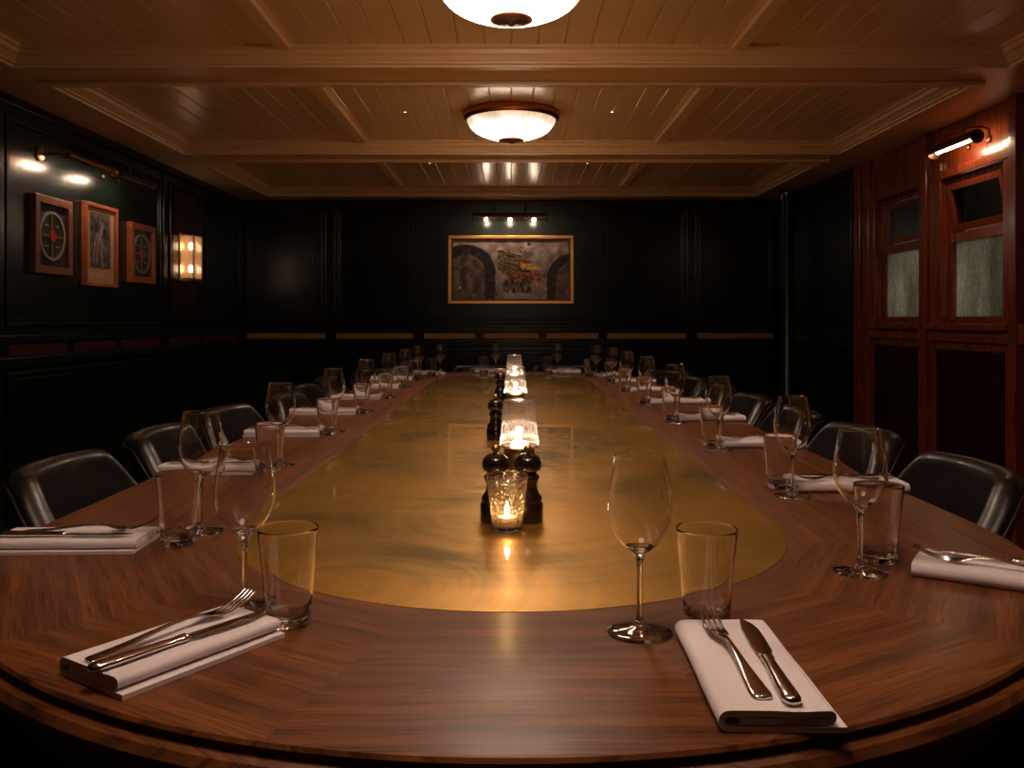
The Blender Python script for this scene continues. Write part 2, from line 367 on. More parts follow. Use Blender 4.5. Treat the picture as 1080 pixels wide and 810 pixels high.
# raised mouldings on a wall: u runs along the wall, z up; put(u0,u1,z0,z1,d0,d1)
def mould_rect(put, u0, u1, z0, z1, w=.022, d=.018):
    put(u0, u0+w, z0, z1, 0, d); put(u1-w, u1, z0, z1, 0, d); put(u0+w, u1-w, z0, z0+w, 0, d); put(u0+w, u1-w, z1-w, z1, 0, d)
    i = .034; e = .009
    put(u0+i, u0+i+e, z0+i, z1-i, 0, .010); put(u1-i-e, u1-i, z0+i, z1-i, 0, .010); put(u0+i+e, u1-i-e, z0+i, z0+i+e, 0, .010); put(u0+i+e, u1-i-e, z1-i-e, z1-i, 0, .010)
def panelled(fn, bays, ze=None):
    """bays along a wall -> lists of boxes"""
    bx = []
    put = lambda u0, u1, z0, z1, d0, d1: bx.append(fn(u0, u1, z0, z1, d0, d1))
    for (a, b) in bays:
        mould_rect(put, a+.045, b-.045, CZ-.035, CZ+1.00)
        mould_rect(put, a+.06, b-.06, .16, CZ-.26)
    a, b = bays[0][0], bays[-1][1]
    put(a, b, CZ-.115, CZ-.075, 0, .030)    # rails above and under the inset strip
    put(a, b, CZ-.235, CZ-.185, 0, .034)
    put(a, b, 0, .12, 0, .022)
    put(a, b, SOF-.045, SOF, 0, .03)
    return bx
HB = 1.68/2
back_bays = [(-WX+.0, -1.65), (-1.65, -.85), (-.85, .83), (.83, 1.64), (1.64, 2.44)]
fb = lambda u0, u1, z0, z1, d0, d1: (u0, u1, WY-d1, WY-d0, z0, z1)
bx = panelled(fb, back_bays)
for u in (-1.65, -.85, .83, 1.64): bx.append((u-.035, u+.035, WY-.012, WY, 0, SOF-.05))
tag(link('trim_3', BM(*bx, bev=.004), 'green'), kind='structure')
fl = lambda u0, u1, z0, z1, d0, d1: (-WX+d0, -WX+d1, u0, u1, z0, z1)
left_bays = [(2.0, 4.17), (4.17, 6.13), (6.20, 6.92), (6.95, WY-.05)]
bx = panelled(fl, left_bays)
for u in (4.17, 6.165, 6.93): bx.append((-WX, -WX+.014, u-.035, u+.035, 0, SOF-.05))
tag(link('trim_4', BM(*bx, bev=.004), 'green'), kind='structure')
fr = lambda u0, u1, z0, z1, d0, d1: (WX-d1, WX-d0, u0, u1, z0, z1)
bx = panelled(fr, [(6.22, 7.05), (7.05, WY-.05)])
tag(link('trim_5', BM(*bx, bev=.004), 'green'), kind='structure')
tag(link('trim_6', BM((-WX, -WX+.008, 6.31, 6.82, CZ+.02, CZ+.95)), 'red_panel'), kind='structure')
# inset strips
ins = []
for a, b in ((-2.42, -1.70), (-1.60, -.90), (-.80, -.33), (-.25, .25), (.32, .80), (.88, 1.60), (1.70, 2.40)):
    ins.append((a, b, WY-.010, WY, CZ-.168, CZ-.118))
tag(link('trim_7', BM(*ins), 'brass_inset'), kind='structure')
ins = []
for a, b in ((4.25, 4.80), (4.88, 5.40), (5.48, 6.08), (6.25, 6.85), (7.0, 7.8), (3.3, 4.1)):
    ins.append((-WX, -WX+.010, a, b, CZ-.180, CZ-.118))
tag(link('trim_8', BM(*ins), 'red_inset'), kind='structure')
# round lacquered pipe column in the far corner
tag(link('trim_9', lathe([(.0, 0), (.07, 0), (.07, .1), (.055, .12), (.055, SOF-.12), (.07, SOF-.08), (.07, SOF-.002), (0, SOF-.002)], 32, off=(2.34, 7.35, 0)), 'green', smooth=True, flat_ang=40), kind='structure')

# ------------------------------------------------------------------ ceiling
CX = 2.14
coffers = [(-1.4, .20), (.24+.0, 1.78), (2.08, 3.72), (4.02, 5.66), (5.96, 7.57)]
coffers = [(-1.5, -.16), (.14, 1.78), (2.08, 3.72), (4.02, 5.66), (5.96, 7.57)]
# soffit slab pieces
bs = [(-WX, -CX, Y0, WY, SOF, SOF+.15), (CX, WX, Y0, WY, SOF, SOF+.15)]
ys = [Y0] + [v for c in coffers for v in c] + [WY]
for i in range(0, len(ys), 2): bs.append((-CX, CX, ys[i], ys[i+1], SOF, SOF+.15))
tag(link('ceiling', BM(*bs), 'cream_trim'), kind='structure')
# boards with V grooves
bm = bmesh.new(); PIT = .112
for (a, b) in coffers:
    k = int(CX / PIT) + 1
    for i in range(-k, k):
        x0, x1 = max(-CX, i*PIT), min(CX, (i+1)*PIT)
        if x1 - x0 < .03: continue
        g = .005
        pr = [(x0, BRD+.007), (x0+g, BRD), (x1-g, BRD), (x1, BRD+.007)]
        va = [bm.verts.new((x, a, z)) for x, z in pr]; vb = [bm.verts.new((x, b, z)) for x, z in pr]
        for j in range(3): bm.faces.new((va[j], va[j+1], vb[j+1], vb[j]))
box(bm, -CX, CX, Y0, WY, BRD+.012, BRD+.05)
me_c = link('ceiling', bm, 'cream'); tag(me_c, kind='structure')
# moulding around each coffer: profile (inset, z)
prof = [(.085, BRD), (.085, BRD-.012), (.070, BRD-.016), (.066, BRD-.032), (.050, BRD-.040), (.036, BRD-.054), (.030, BRD-.056), (.028, BRD-.064), (.012, BRD-.067), (.010, LIP), (-.035, LIP), (-.038, SOF)]
for ci, (a, b) in enumerate(coffers):
    bm = bmesh.new(); loops = []
    for ins_, z in prof:
        loops.append([bm.verts.new(p) for p in ((-CX+ins_, a+ins_, z), (CX-ins_, a+ins_, z), (CX-ins_, b-ins_, z), (-CX+ins_, b-ins_, z))])
    for A, B in zip(loops[:-1], loops[1:]):
        for i in range(4): bm.faces.new((A[i], A[(i+1) % 4], B[(i+1) % 4], B[i]))
    tag(link('trim_%d' % (10+ci), bm, 'cream_trim'), kind='structure')
    for s in (-1, 1):
        x = .955 * s
        tag(link('trim_%d' % (20+2*ci+(s > 0)), BM((x-.03, x+.03, a+.08, b-.08, BRD-.022, BRD), bev=.006), 'cream_trim'), kind='structure')

# ------------------------------------------------------------------ ceiling lamps
def ceiling_lamp(y, label):
    r = empty('ceiling_lamp', (0, y, BRD)); tag(r, label, 'lamp', 'bowl lamps under the boarded ceiling')
    link('ring', lathe([(.02, 0), (.262, 0), (.268, -.012), (.268, -.03), (.258, -.040), (.25, -.040), (.245, -.03), (.02, -.02)], 64), 'copper', r, True, flat_ang=35)
    R = .247; pr = []
    for i in range(15):
        t = i / 14; pr.append((R * cos(t * pi / 2 * .93), -.036 - .118 * sin(t * pi / 2 * .93) ** 1.0))
    pr.append((0, pr[-1][1]))
    link('glass_bowl', lathe(pr, 96, mod=lambda a, z: 1 + .006 * cos(48 * a) * (1 if z > -.12 else 0)), 'bowl', r, True)
    zc = pr[-1][1]
    link('rim', lathe([(.247, -.030), (.256, -.038), (.254, -.048), (.246, -.046)], 64, closed=True), 'copper', r, True)
    link('finial_cap', lathe([(0, zc+.004), (.068, zc+.006), (.072, zc-.002), (.05, zc-.010), (.012, zc-.014), (.010, zc-.020), (0, zc-.022)], 48), 'frame_wood', r, True)
ceiling_lamp(4.84, 'glass bowl ceiling lamp with copper ring in the middle coffer, the farther one')
ceiling_lamp(2.90, 'glass bowl ceiling lamp cut off by the top edge of the view, the nearer one')
for i, (x, y, w) in enumerate(((-.59, 4.82, 'beside the far bowl lamp, picture-wall side'), (.56, 4.82, 'beside the far bowl lamp, window side'), (-.60, 6.39, 'in the farthest coffer, picture-wall side'), (.56, 6.39, 'in the farthest coffer, window side'))):
    d = empty('downlight', (x, y, BRD)); tag(d, 'tiny round ceiling downlight ' + w, 'downlight', 'small ceiling downlights')
    link('bezel', lathe([(.007, -.002), (.016, -.003), (.018, 0), (.007, 0)], 20, closed=True), 'spot_metal', d, True)
    link('lens', lathe([(.0, -.002), (.008, -.002)], 16), 'spot', d)

def light(kind, name, loc, e, col, size=.05, rot=None, **kw):
    l = bpy.data.lights.new(name, kind); l.energy = e; l.color = col
    if kind in ('SPOT', 'POINT'): l.shadow_soft_size = size
    for k, v in kw.items(): setattr(l, k, v)
    o = bpy.data.objects.new(name, l); COL.objects.link(o); o.location = loc
    if rot: o.rotation_euler = rot
    return o
WARM = (1, .66, .47)
for x, y, e in ((-.59, 1.25, 9), (.59, 1.25, 9), (-.59, 3.0, 8), (.59, 3.0, 8), (-.59, 4.82, 7), (.56, 4.82, 7), (-.6, 6.39, 5), (.56, 6.39, 5)):
    light('SPOT', 'downlight_beam', (x, y, BRD-.02), e, WARM, .03, (0, 0, 0), spot_size=radians(95), spot_blend=.8)

ceiling_lamp(.96, 'unseen glass bowl ceiling lamp added to light the near end of the table')  # extra bowl lamp out of view, added to brighten the near table end
# ------------------------------------------------------------------ the table
R_IN, R_OUT, YA, YB = .519, .920, 1.708, 5.86
NS = 72
def stadium(R, n=NS, straight=24):
    pts = []
    for i in range(n + 1):
        a = pi + pi * i / n; pts.append((R * cos(a), YA + R * sin(a), a, -1))
    for i in range(1, straight): pts.append((R, YA + (YB - YA) * i / straight, None, 1))
    for i in range(n + 1):
        a = pi * i / n; pts.append((R * cos(a), YB + R * sin(a), a, 2))
    for i in range(1, straight): pts.append((-R, YB - (YB - YA) * i / straight, None, 3))
    return pts
def ring_mesh(levels, mat, name, parent, uvs=True, smooth=True, cap=None, ang=30):
    bm = bmesh.new(); base = stadium(1)
    loops = []
    for R, z in levels: loops.append([bm.verts.new((x, y, z)) for (x, y, a, k) in stadium(R)])
    uvl = bm.loops.layers.uv.new('UVMap'); n = len(base)
    for li in range(len(loops) - 1):
        A, B = loops[li], loops[li+1]
        for i in range(n):
            j = (i + 1) % n
            f = bm.faces.new((A[i], A[j], B[j], B[i]))
            mx_ = (A[i].co + A[j].co) / 2
            if mx_.y < YA: a = atan2(mx_.y - YA, mx_.x)
            elif mx_.y > YB: a = atan2(mx_.y - YB, mx_.x)
            else: a = 0 if mx_.x > 0 else pi
            q = round(a / (pi/6)) * (pi/6)
            t = (-sin(q), cos(q)); rr = (cos(q), sin(q))
            for lp in f.loops:
                p = lp.vert.co; cy = YA if mx_.y < YA else (YB if mx_.y > YB else 0)
                lp[uvl].uv = (p.x * t[0] + (p.y - cy) * t[1] + q * 3.7, p.x * rr[0] + (p.y - cy) * rr[1] + p.z * .9 + q * 1.3)
    if cap is not None: bm.faces.new(loops[cap])
    return link(name, bm, mat, parent, smooth=smooth, flat_ang=ang)
tbl = empty('dining_table', (0, 0, 0)); tag(tbl, 'long round-ended dining table of polished brown wood with a brass sheet let in', 'table')
ring_mesh([(R_IN, TZ-.02), (R_IN, TZ-.0005), (R_IN+.001, TZ), (R_OUT-.012, TZ), (R_OUT-.006, TZ-.001), (R_OUT-.003, TZ-.005), (R_OUT-.006, TZ-.011), (R_OUT-.004, TZ-.014),
           (R_OUT+.006, TZ-.018), (R_OUT+.012, TZ-.027), (R_OUT+.010, TZ-.038), (R_OUT-.002, TZ-.046), (R_OUT-.03, TZ-.05), (R_OUT-.06, TZ-.05)], 'table', 'wood_top', tbl)
ring_mesh([(R_IN-.0005, TZ-.02), (R_IN-.0005, TZ+.0004), (R_IN-.004, TZ+.0008)], 'brasstop', 'brass_inlay', tbl, cap=2, smooth=False)
ring_mesh([(R_OUT-.06, TZ-.05), (R_OUT-.06, TZ-.13), (R_OUT-.09, TZ-.13), (R_OUT-.09, TZ-.05)], 'dark_wood', 'apron', tbl)
for x, y in ((-.48, 1.30), (.48, 1.30), (-.48, 3.785), (.48, 3.785), (-.48, 6.27), (.48, 6.27)):
    link('leg', BM((x-.05, x+.05, y-.05, y+.05, 0, TZ-.05), (x-.06, x+.06, y-.06, y+.06, 0, .06), bev=.006), 'dark_wood', tbl)

# ------------------------------------------------------------------ glassware prototypes
def make_wine():
    r = empty('wine_glass')
    outer = [(.0085, .1035), (.016, .108), (.026, .117), (.0345, .130), (.0395, .145), (.0412, .158), (.0408, .172), (.0385, .190), (.0355, .208), (.0325, .2250), (.0323, .2262), (.0319, .2268)]
    link('bowl', lathe(outer + [(q - .0011, z) for q, z in outer[::-1]][1:-1] + [(.0085, .1050)], 40, closed=True), 'glass', r, True, flat_ang=50)
    link('stem', lathe([(0, .004), (.010, .0045), (.0062, .010), (.0042, .020), (.0038, .040), (.0037, .075), (.0044, .092), (.0075, .1005), (.0125, .1048), (.019, .1105), (.012, .1120), (.005, .1105), (0, .1100)], 20), 'glass', r, True)
    link('foot', lathe([(0, .0001), (.0405, .0001), (.0415, .0012), (.0405, .0022), (.028, .0030), (.016, .0052), (.008, .0085), (0, .0095)], 40), 'glass', r, True)
    return r
def make_tumbler():
    r = empty('tumbler')
    link('glass_body', lathe([(0, .0003), (.026, .0003), (.0285, .0025), (.0300, .012), (.0320, .040), (.0350, .080), (.0397, .1240), (.0400, .1262), (.0396, .1275), (.0388, .1275), (.0383, .1262), (.0378, .1240), (.0328, .080), (.0298, .040), (.0278, .018), (.0240, .0140), (.018, .0120), (0, .0112)], 40), 'glass', r, True, flat_ang=50)
    return r
def make_napkin():
    path = []
    for i in range(9): path.append((.060 - .114 * i / 8, .0030))
    for i in range(1, 8): a = pi * i / 8; path.append((-.054 - .0075 * sin(a), .0105 - .0075 * cos(a)))
    for i in range(9): path.append((-.054 + .098 * i / 8, .0180))
    for i in range(1, 6): a = pi * i / 6; path.append((.044 + .0035 * sin(a), .0145 + .0035 * cos(a)))
    for i in range(9): path.append((.044 - .088 * i / 8, .0108))
    bm = bmesh.new(); th = .0031; rows = []
    NL = 26
    P = [Vector(p) for p in path]
    for j in range(NL + 1):
        y = -.128 + .256 * j / NL; row = []
        for s in (1, -1):
            seq = range(len(P)) if s == 1 else range(len(P) - 1, -1, -1)
            for i in seq:
                t = (P[min(i+1, len(P)-1)] - P[max(i-1, 0)]).normalized(); n = Vector((-t.y, t.x))
                q = P[i] + n * th * s
                w = noise.noise(Vector((q.x * 20, y * 9, 0))) * .0016 * (q.y / .018)
                sk = noise.noise(Vector((y * 6, i * .05, 4))) * .0025
                row.append(bm.verts.new((q.x + sk, y + .002 * noise.noise(Vector((q.x * 30, i * .2, 1))), max(.0004, q.y + w))))
        rows.append(row)
    n = len(rows[0])
    for A, B in zip(rows[:-1], rows[1:]):
        for k in range(n): bm.faces.new((A[k], A[(k+1) % n], B[(k+1) % n], B[k]))
    m = len(P)
    for R_ in (rows[0], rows[-1]):
        for k in range(m - 1): bm.faces.new((R_[k], R_[k+1], R_[n-2-k], R_[n-1-k]))
    return link('napkin', bm, 'napkin', None, True, flat_ang=60)
def make_fork():
    st = []
    for y, w, t, z in ((-.105, .003, .0012, .0018), (-.104, .0085, .0017, .002), (-.098, .0112, .0021, .0022), (-.085, .0108, .0021, .0026), (-.06, .0085, .0021, .0042), (-.03, .0055, .0022, .0075), (0, .0038, .0022, .0105), (.025, .0033, .0021, .0112), (.040, .0045, .0019, .0100), (.050, .0085, .0015, .0078), (.060, .0115, .0012, .0058), (.072, .0122, .0011, .0046), (.076, .0122, .0011, .0048)):
        st.append((0, y, z, w, t))
    bm = loft(st, 14, square=.8)
    for k in (-1.5, -.5, .5, 1.5):
        x = k * .0066
        loft([(x, y, z, w, t) for y, z, w, t in ((.074, .0047, .0022, .0010), (.086, .0054, .0019, .0010), (.100, .0085, .0017, .0010), (.114, .0140, .0014, .0009), (.124, .0198, .0009, .0007))], 8, bm)
    return link('fork', bm, 'steel', None, True, flat_ang=50)
def make_knife():
    r = empty('knife')
    link('handle', loft([(0, y, .0052, w, t) for y, w, t in ((-.113, .004, .0028), (-.111, .0078, .0044), (-.103, .0100, .0052), (-.08, .0094, .0052), (-.04, .0078, .0046), (-.012, .0066, .0042), (-.004, .0080, .0050), (.002, .0078, .0048), (.006, .0055, .0032))], 16), 'steel', r, True)
    link('blade', loft([(x, y, .0052, w, .0008) for y, w, x in ((.004, .0045, 0), (.010, .0080, 0), (.022, .0098, .0006), (.06, .0100, .0008), (.09, .0094, .0006), (.108, .0070, -.0008), (.118, .0035, -.003), (.121, .0010, -.0045))], 10), 'steel', r, True, flat_ang=40)
    return r
protos = dict(wine=make_wine(), tumbler=make_tumbler(), napkin=make_napkin(), fork=make_fork(), knife=make_knife())
used = set()
def inst(kind, x, y, z, rz, rx=0):
    p = protos[kind]
    if kind not in used: used.add(kind); o = p
    else: o = copy_tree(p)
    o.location = (x, y, z); o.rotation_euler = (rx, 0, rz)
    return o
LBL = dict(wine=('clear stemmed wine glass', 'wine glass', 'wine glasses round the table'), tumbler=('clear straight water tumbler', 'tumbler', 'water tumblers round the table'),
           napkin=('folded white linen napkin', 'napkin', 'folded napkins round the table'), fork=('polished steel dinner fork', 'fork', 'forks on the napkins'), knife=('polished steel table knife', 'knife', 'knives on the napkins'))
def put(kind, x, y, where, z=TZ, rz=0, rx=0):
    o = inst(kind, x, y, z, rz, rx); a, c, g = LBL[kind]
    tag(o, a + ' ' + where, c, g); return o
def setting(nx, ny, fx, fy, where, wine=None, tum=None, nap_rot=None, nap_len=1):
    l = math.hypot(fx, fy); fx /= l; fy /= l; rx, ry = fy, -fx
    j = lambda s: random.uniform(-s, s)
    wx, wy = wine or (nx + fx * .155 - rx * .09, ny + fy * .155 - ry * .09)
    tx, ty = tum or (nx + fx * .160 + rx * .005, ny + fy * .160 + ry * .005)
    put('wine', wx, wy, where, TZ + (.0009 if math.hypot(wx, max(0, wy-YB)) < R_IN+.04 and wy > YB else 0), random.uniform(0, 6))
    put('tumbler', tx, ty, where, TZ + (.0009 if math.hypot(tx, max(0, ty-YB)) < R_IN+.03 and ty > YB else 0), random.uniform(0, 6))
    ang = atan2(fy, fx) - pi/2 if nap_rot is None else nap_rot
    nk = put('napkin', nx, ny, where, TZ, ang); nk.scale = (1, nap_len, 1)
    def loc(a, b): return (nx - sin(ang) * a + cos(ang) * b, ny + cos(ang) * a + sin(ang) * b)
    da = j(.01)
    fxy = loc(.006 + j(.006), -.019 + j(.002)); kxy = loc(-.006 + j(.006), .017 + j(.002))
    put('fork', *fxy, where, TZ + .0215, ang + .04 + da); put('knife', *kxy, where, TZ + .0215, ang - .045 + da * .5)
ORD = ['second', 'third', 'fourth', 'fifth', 'sixth', 'seventh', 'eighth', 'ninth']
# near end
setting(.268, .968, 0, 1, 'at the near end of the table, window side', wine=(.1645, 1.111), tum=(.256, 1.137), nap_rot=radians(-1))
setting(-.396, 1.035, .59, .81, 'at the near end of the table, picture-wall side', wine=(-.370, 1.204), tum=(-.294, 1.142), nap_rot=radians(-34), nap_len=.86)
# picture-wall side (people facing +x)
setting(-.775, 1.535, 1, 0, 'at the first place on the picture-wall side', wine=(-.588, 1.642), tum=(-.594, 1.548), nap_rot=radians(-88))
for k, y in enumerate((2.30, 3.02, 3.72, 4.42, 5.12, 5.82)):
    setting(-.79, y, 1, random.uniform(-.03, .03), 'at the %s place on the picture-wall side' % ORD[k], wine=(-.636, y + .09), tum=(-.640, y + .0))
setting(-.62, 6.40, .75, -.66, 'at the last place, far corner, picture-wall side', wine=(-.515, 6.26), tum=(-.565, 6.16))
# window side
setting(.765, 1.335, -.84, .54, 'at the first place on the window side', wine=(.554, 1.377), tum=(.609, 1.439))
for k, y in enumerate((2.07, 2.77, 3.475, 4.18, 4.885, 5.59)):
    setting(.795, y, -1, random.uniform(-.03, .03), 'at the %s place on the window side' % ORD[k], wine=(.638, y - .10), tum=(.638, y - .01))
setting(.72, 6.20, -.84, -.54, 'at the last place, far corner, window side', wine=(.590, 6.03), tum=(.552, 6.13))
# far end
setting(-.15, 6.625, 0, -1, 'at the far end of the table, picture-wall side', wine=(-.115, 6.43), tum=(-.205, 6.45), nap_rot=radians(96))
setting(.40, 6.58, 0, -1, 'at the far end of the table, window side', wine=(.342, 6.42), tum=(.27, 6.44), nap_rot=radians(82))

# ------------------------------------------------------------------ centre pieces
BT = TZ + .0009
v = empty('candle_glass', (-.008, 1.646, BT)); tag(v, 'small patterned tealight glass in front of the pepper mills', 'candle holder')
link('wall', lathe([(.0285, .010), (.031, .03), (.0345, .06), (.0405, .1055)], 40), 'cut', v, True)
link('base', lathe([(0, 0), (.0265, 0), (.0285, .003), (.0287, .0095), (.026, .0105), (0, .0085)], 40), 'glass', v, True)
link('rim', lathe([(.0402 + .0011*cos(a), .1057 + .0011*sin(a)) for a in [2*pi*k/6 for k in range(6)]], 40, closed=True), 'glass', v, True)
t = empty('tealight_candle', (-.008, 1.646, BT + .0112)); tag(t, 'lit tealight candle inside the patterned glass', 'candle')
link('tin_cup', lathe([(0, 0), (.0185, 0), (.019, .016), (.0183, .016), (.018, .001), (0, .001)], 28), 'tin', t, True, flat_ang=40)
link('wax', lathe([(0, .002), (.0178, .002), (.0178, .0125), (.006, .0120), (0, .0115)], 28), 'wax', t, True, flat_ang=40)
link('flame', lathe([(0, .015), (.0035, .019), (.0048, .025), (.0035, .033), (.0012, .041), (0, .044)], 14), 'flame', t, True)

def mill(x, y, label):
    r = empty('pepper_mill', (x, y, BT)); tag(r, label, 'pepper mill', 'pepper mills along the table centre')
    link('body', lathe([(0, 0), (.0298, 0), (.0305, .003), (.0305, .034), (.0285, .038), (.0275, .041), (.0290, .044), (.0280, .049), (.0225, .056), (.0185, .066), (.0185, .074), (.0220, .083), (.0235, .089), (.0215, .092), (.0190, .094), (0, .094)], 36), 'mill', r, True, flat_ang=50)
    link('head', lathe([(0, .0945), (.0160, .0945), (.0175, .098), (.0250, .102), (.0276, .109), (.0272, .117), (.0235, .126), (.0160, .132), (.0070, .1345), (0, .135)], 36), 'mill', r, True)
    link('knob', lathe([(0, .1352), (.004, .1352), (.0045, .1375), (.0076, .1405), (.0085, .1445), (.0070, .149), (.0035, .1515), (0, .152)], 20), 'brass', r, True)
mill(-.031, 1.722, 'black pepper mill behind the tealight glass, the one on the picture-wall side')
mill(.0325, 1.722, 'black pepper mill behind the tealight glass, the one on the window side')
mill(-.052, 2.90, 'black pepper mill half hidden behind the nearest table lamp')
mill(-.055, 4.35, 'black pepper mill half hidden behind the middle table lamp')

def table_lamp(y, label):
    r = empty('table_lamp', (0.020 if y < 3 else .018, y, BT)); tag(r, label, 'table lamp', 'ribbed glass table lamps')
    link('base', lathe([(0, 0), (.040, 0), (.041, .002), (.041, .060), (.0395, .062), (.0395, .078), (.034, .080), (0, .080)], 40), 'brass', r, True, flat_ang=40)
    rib = lambda a, z: 1 + .034 * cos(36 * a)
    link('shade', lathe([(.0485, .083), (.0490, .088), (.0475, .094), (.0460, .110), (.0425, .150), (.0395, .185)], 216, mod=rib), 'shade', r, True)
    bm = lathe([(.0395, .185), (.0415, .190), (.0400, .1965), (.036, .199), (.0, .2)], 48)
    link('shade_cap', bm, 'shade', r, True)
    link('collar', lathe([(.041, .0795), (.0500, .0797), (.0505, .083), (.047, .0835), (.041, .082)], 48, closed=True), 'glass', r, True)
    link('bulb', lathe([(0, .081), (.020, .081), (.022, .086), (.019, .090), (.006, .092), (.005, .116), (.009, .120), (.009, .124), (.005, .128), (0, .130)], 24), 'bulb', r, True)
table_lamp(2.20, 'ribbed glass table lamp on a brass base just behind the mills, the nearest')
table_lamp(3.77, 'ribbed glass table lamp in the middle of the brass sheet')
table_lamp(5.02, 'ribbed glass table lamp farthest along the table')

# ------------------------------------------------------------------ chairs
def make_chair():
    r = empty('tub_chair')
    a_, b_ = .228, .26
    def plan(ph, o):   # ph=0 at the back (-y), o outward offset; front is +y
        s, c = sin(ph), cos(ph); e = 2 / 2.7
        x = a_ * math.copysign(abs(s) ** e, s); y = -b_ * math.copysign(abs(c) ** e, c)
        l = math.hypot(s / a_, c / b_); nx, ny = s / a_ / l, -c / b_ / l
        return x + nx * o, y + ny * o
    def top(ph):
        d = abs(math.degrees(ph)); return .768 - .175 * smoothstep(36, 74, d) - .015 * smoothstep(74, 125, d)
    def lean(ph): return .045 * (1 - smoothstep(45, 95, abs(math.degrees(ph)))) + .012
    NP = 56; rows = []; bm = bmesh.new(); PH = radians(122)
    for i in range(NP + 1):
        ph = -PH + 2 * PH * i / NP; tz = top(ph); ln = lean(ph); row = []
        prof_ = []
        for k in range(7): f = k / 6; prof_.append((ln * f ** 1.6, .40 + (tz - .035 - .40) * f))
        cx_, cz_ = ln + .034, tz - .034
        for k in range(1, 8): a = pi - pi * k / 8; prof_.append((cx_ + .036 * cos(a), cz_ + .034 * sin(a)))
        for k in range(7): f = 1 - k / 6; prof_.append((.035 + (ln + .033) * f ** 1.3, .30 + (tz - .035 - .30) * f))
        for o, z in prof_:
            x, y = plan(ph, o); row.append(bm.verts.new((x, y, z)))
        rows.append(row)
    n = len(rows[0])
    for A, B in zip(rows[:-1], rows[1:]):
        for k in range(n): bm.faces.new((A[k], A[(k+1) % n], B[(k+1) % n], B[k]))
    bm.faces.new(rows[0]); bm.faces.new(rows[-1][::-1])
    link('backrest', bm, 'leather', r, True, flat_ang=70)
    pts = []
    for i in range(61):
        ph = -PH + 2 * PH * i / 60; x, y = plan(ph, lean(ph) + .070); pts.append((x, y, top(ph) - .034))
    link('piping', tube(pts, .0035, 6), 'piping', r, True)
    bm = bmesh.new(); rings = []
    for s_, z in ((0, .40), (.93, .40), (.99, .415), (1, .44), (.97, .462), (.85, .475), (0, .480)):
        if s_ == 0: rings.append([bm.verts.new((0, 0, z))]); continue
        ring = []
        for i in range(40):
            a = 2 * pi * i / 40; e = 2 / 3.2
            ring.append(bm.verts.new((.220 * s_ * math.copysign(abs(cos(a)) ** e, cos(a)), .01 + .255 * s_ * math.copysign(abs(sin(a)) ** e, sin(a)), z)))
        rings.append(ring)
    for A, B in zip(rings[:-1], rings[1:]):
        for i in range(40):
            j = (i + 1) % 40
            if len(A) == 1: bm.faces.new((A[0], B[i], B[j]))
            elif len(B) == 1: bm.faces.new((A[i], A[j], B[0]))
            else: bm.faces.new((A[i], A[j], B[j], B[i]))
    link('seat', bm, 'leather', r, True)
    link('seat_frame', BM((-.205, .205, -.22, .24, .31, .399), bev=.02), 'leather', r)
    for sx in (-1, 1):
        for sy in (-1, 1):
            x, y = .20 * sx, .20 * sy + .01
            link('leg', tube([(x*1.12, y*1.12, 0), (x, y, .315)], [.013, .021], 12), 'dark_wood', r, True)
    return r
ch0 = make_chair(); first = [True]
def chair(x, y, fx, fy, label):
    o = ch0 if first[0] else copy_tree(ch0); first[0] = False
    o.location = (x, y, 0); o.rotation_euler = (0, 0, atan2(fy, fx) - pi/2)
    tag(o, label, 'chair', 'black leather tub chairs round the table')
chair(-.98, 1.66, 1, .05, 'black leather tub chair at the first place on the picture-wall side')
for k, y in enumerate((2.38, 3.07, 3.78, 4.45, 5.10, 5.80)):
    chair((-.93, -.94, -.95, -.86, -.93, -.93)[k], y, 1, (.05, .10, -.04, .0, .03, 0)[k], 'black leather tub chair at the %s place on the picture-wall side' % ORD[k])
chair(-.82, 6.58, .75, -.66, 'black leather tub chair at the far corner, picture-wall side')
chair(1.0, 1.60, -1, .15, 'black leather tub chair at the first place on the window side')
for k, y in enumerate((2.34, 3.06, 3.75, 4.42, 5.10, 5.74)):
    chair((.93, .95, .93, .93, .93, .93)[k], y, -1, (.04, -.06, .05, .0, .03, 0)[k], 'black leather tub chair at the %s place on the window side' % ORD[k])
chair(.95, 6.44, -.84, -.54, 'black leather tub chair at the far corner, window side')
chair(-.25, 7.03, 0, -1, 'black leather tub chair at the far end, picture-wall side')
chair(.43, 7.03, 0, -1, 'black leather tub chair at the far end, window side')

# ------------------------------------------------------------------ pictures
def colour_grid(name, w, h, nx, ny, fn, parent, place):
    """flat print: fn(u,v) in 0..1 (u right, v up) gives linear colour; place(a,b) gives a point for a,b in metres"""
    bm = bmesh.new(); cl = bm.loops.layers.float_color.new('Col')
    V = [[bm.verts.new(place(-w/2 + w*i/nx, -h/2 + h*j/ny)) for i in range(nx+1)] for j in range(ny+1)]
    for j in range(ny):
        for i in range(nx):
            f = bm.faces.new((V[j][i], V[j][i+1], V[j+1][i+1], V[j+1][i])); c = fn((i+.5)/nx, (j+.5)/ny)
            for lp in f.loops: lp[cl] = (max(0, c[0]), max(0, c[1]), max(0, c[2]), 1)
    me = bpy.data.meshes.new(name); bm.to_mesh(me); bm.free(); me.materials.append(M['print'])
    o = bpy.data.objects.new(name, me); COL.objects.link(o); o.parent = parent; return o
def mixc(a, b, t): t = max(0, min(1, t)); return tuple(a[i] + (b[i] - a[i]) * t for i in range(3))
def fn1(x, y, s, o=0): return noise.noise(Vector((x * s, y * s, o)))
def fbm(x, y, s, o=0): return fn1(x, y, s, o) + .5 * fn1(x, y, s * 2.1, o + 3) + .25 * fn1(x, y, s * 4.3, o + 5)
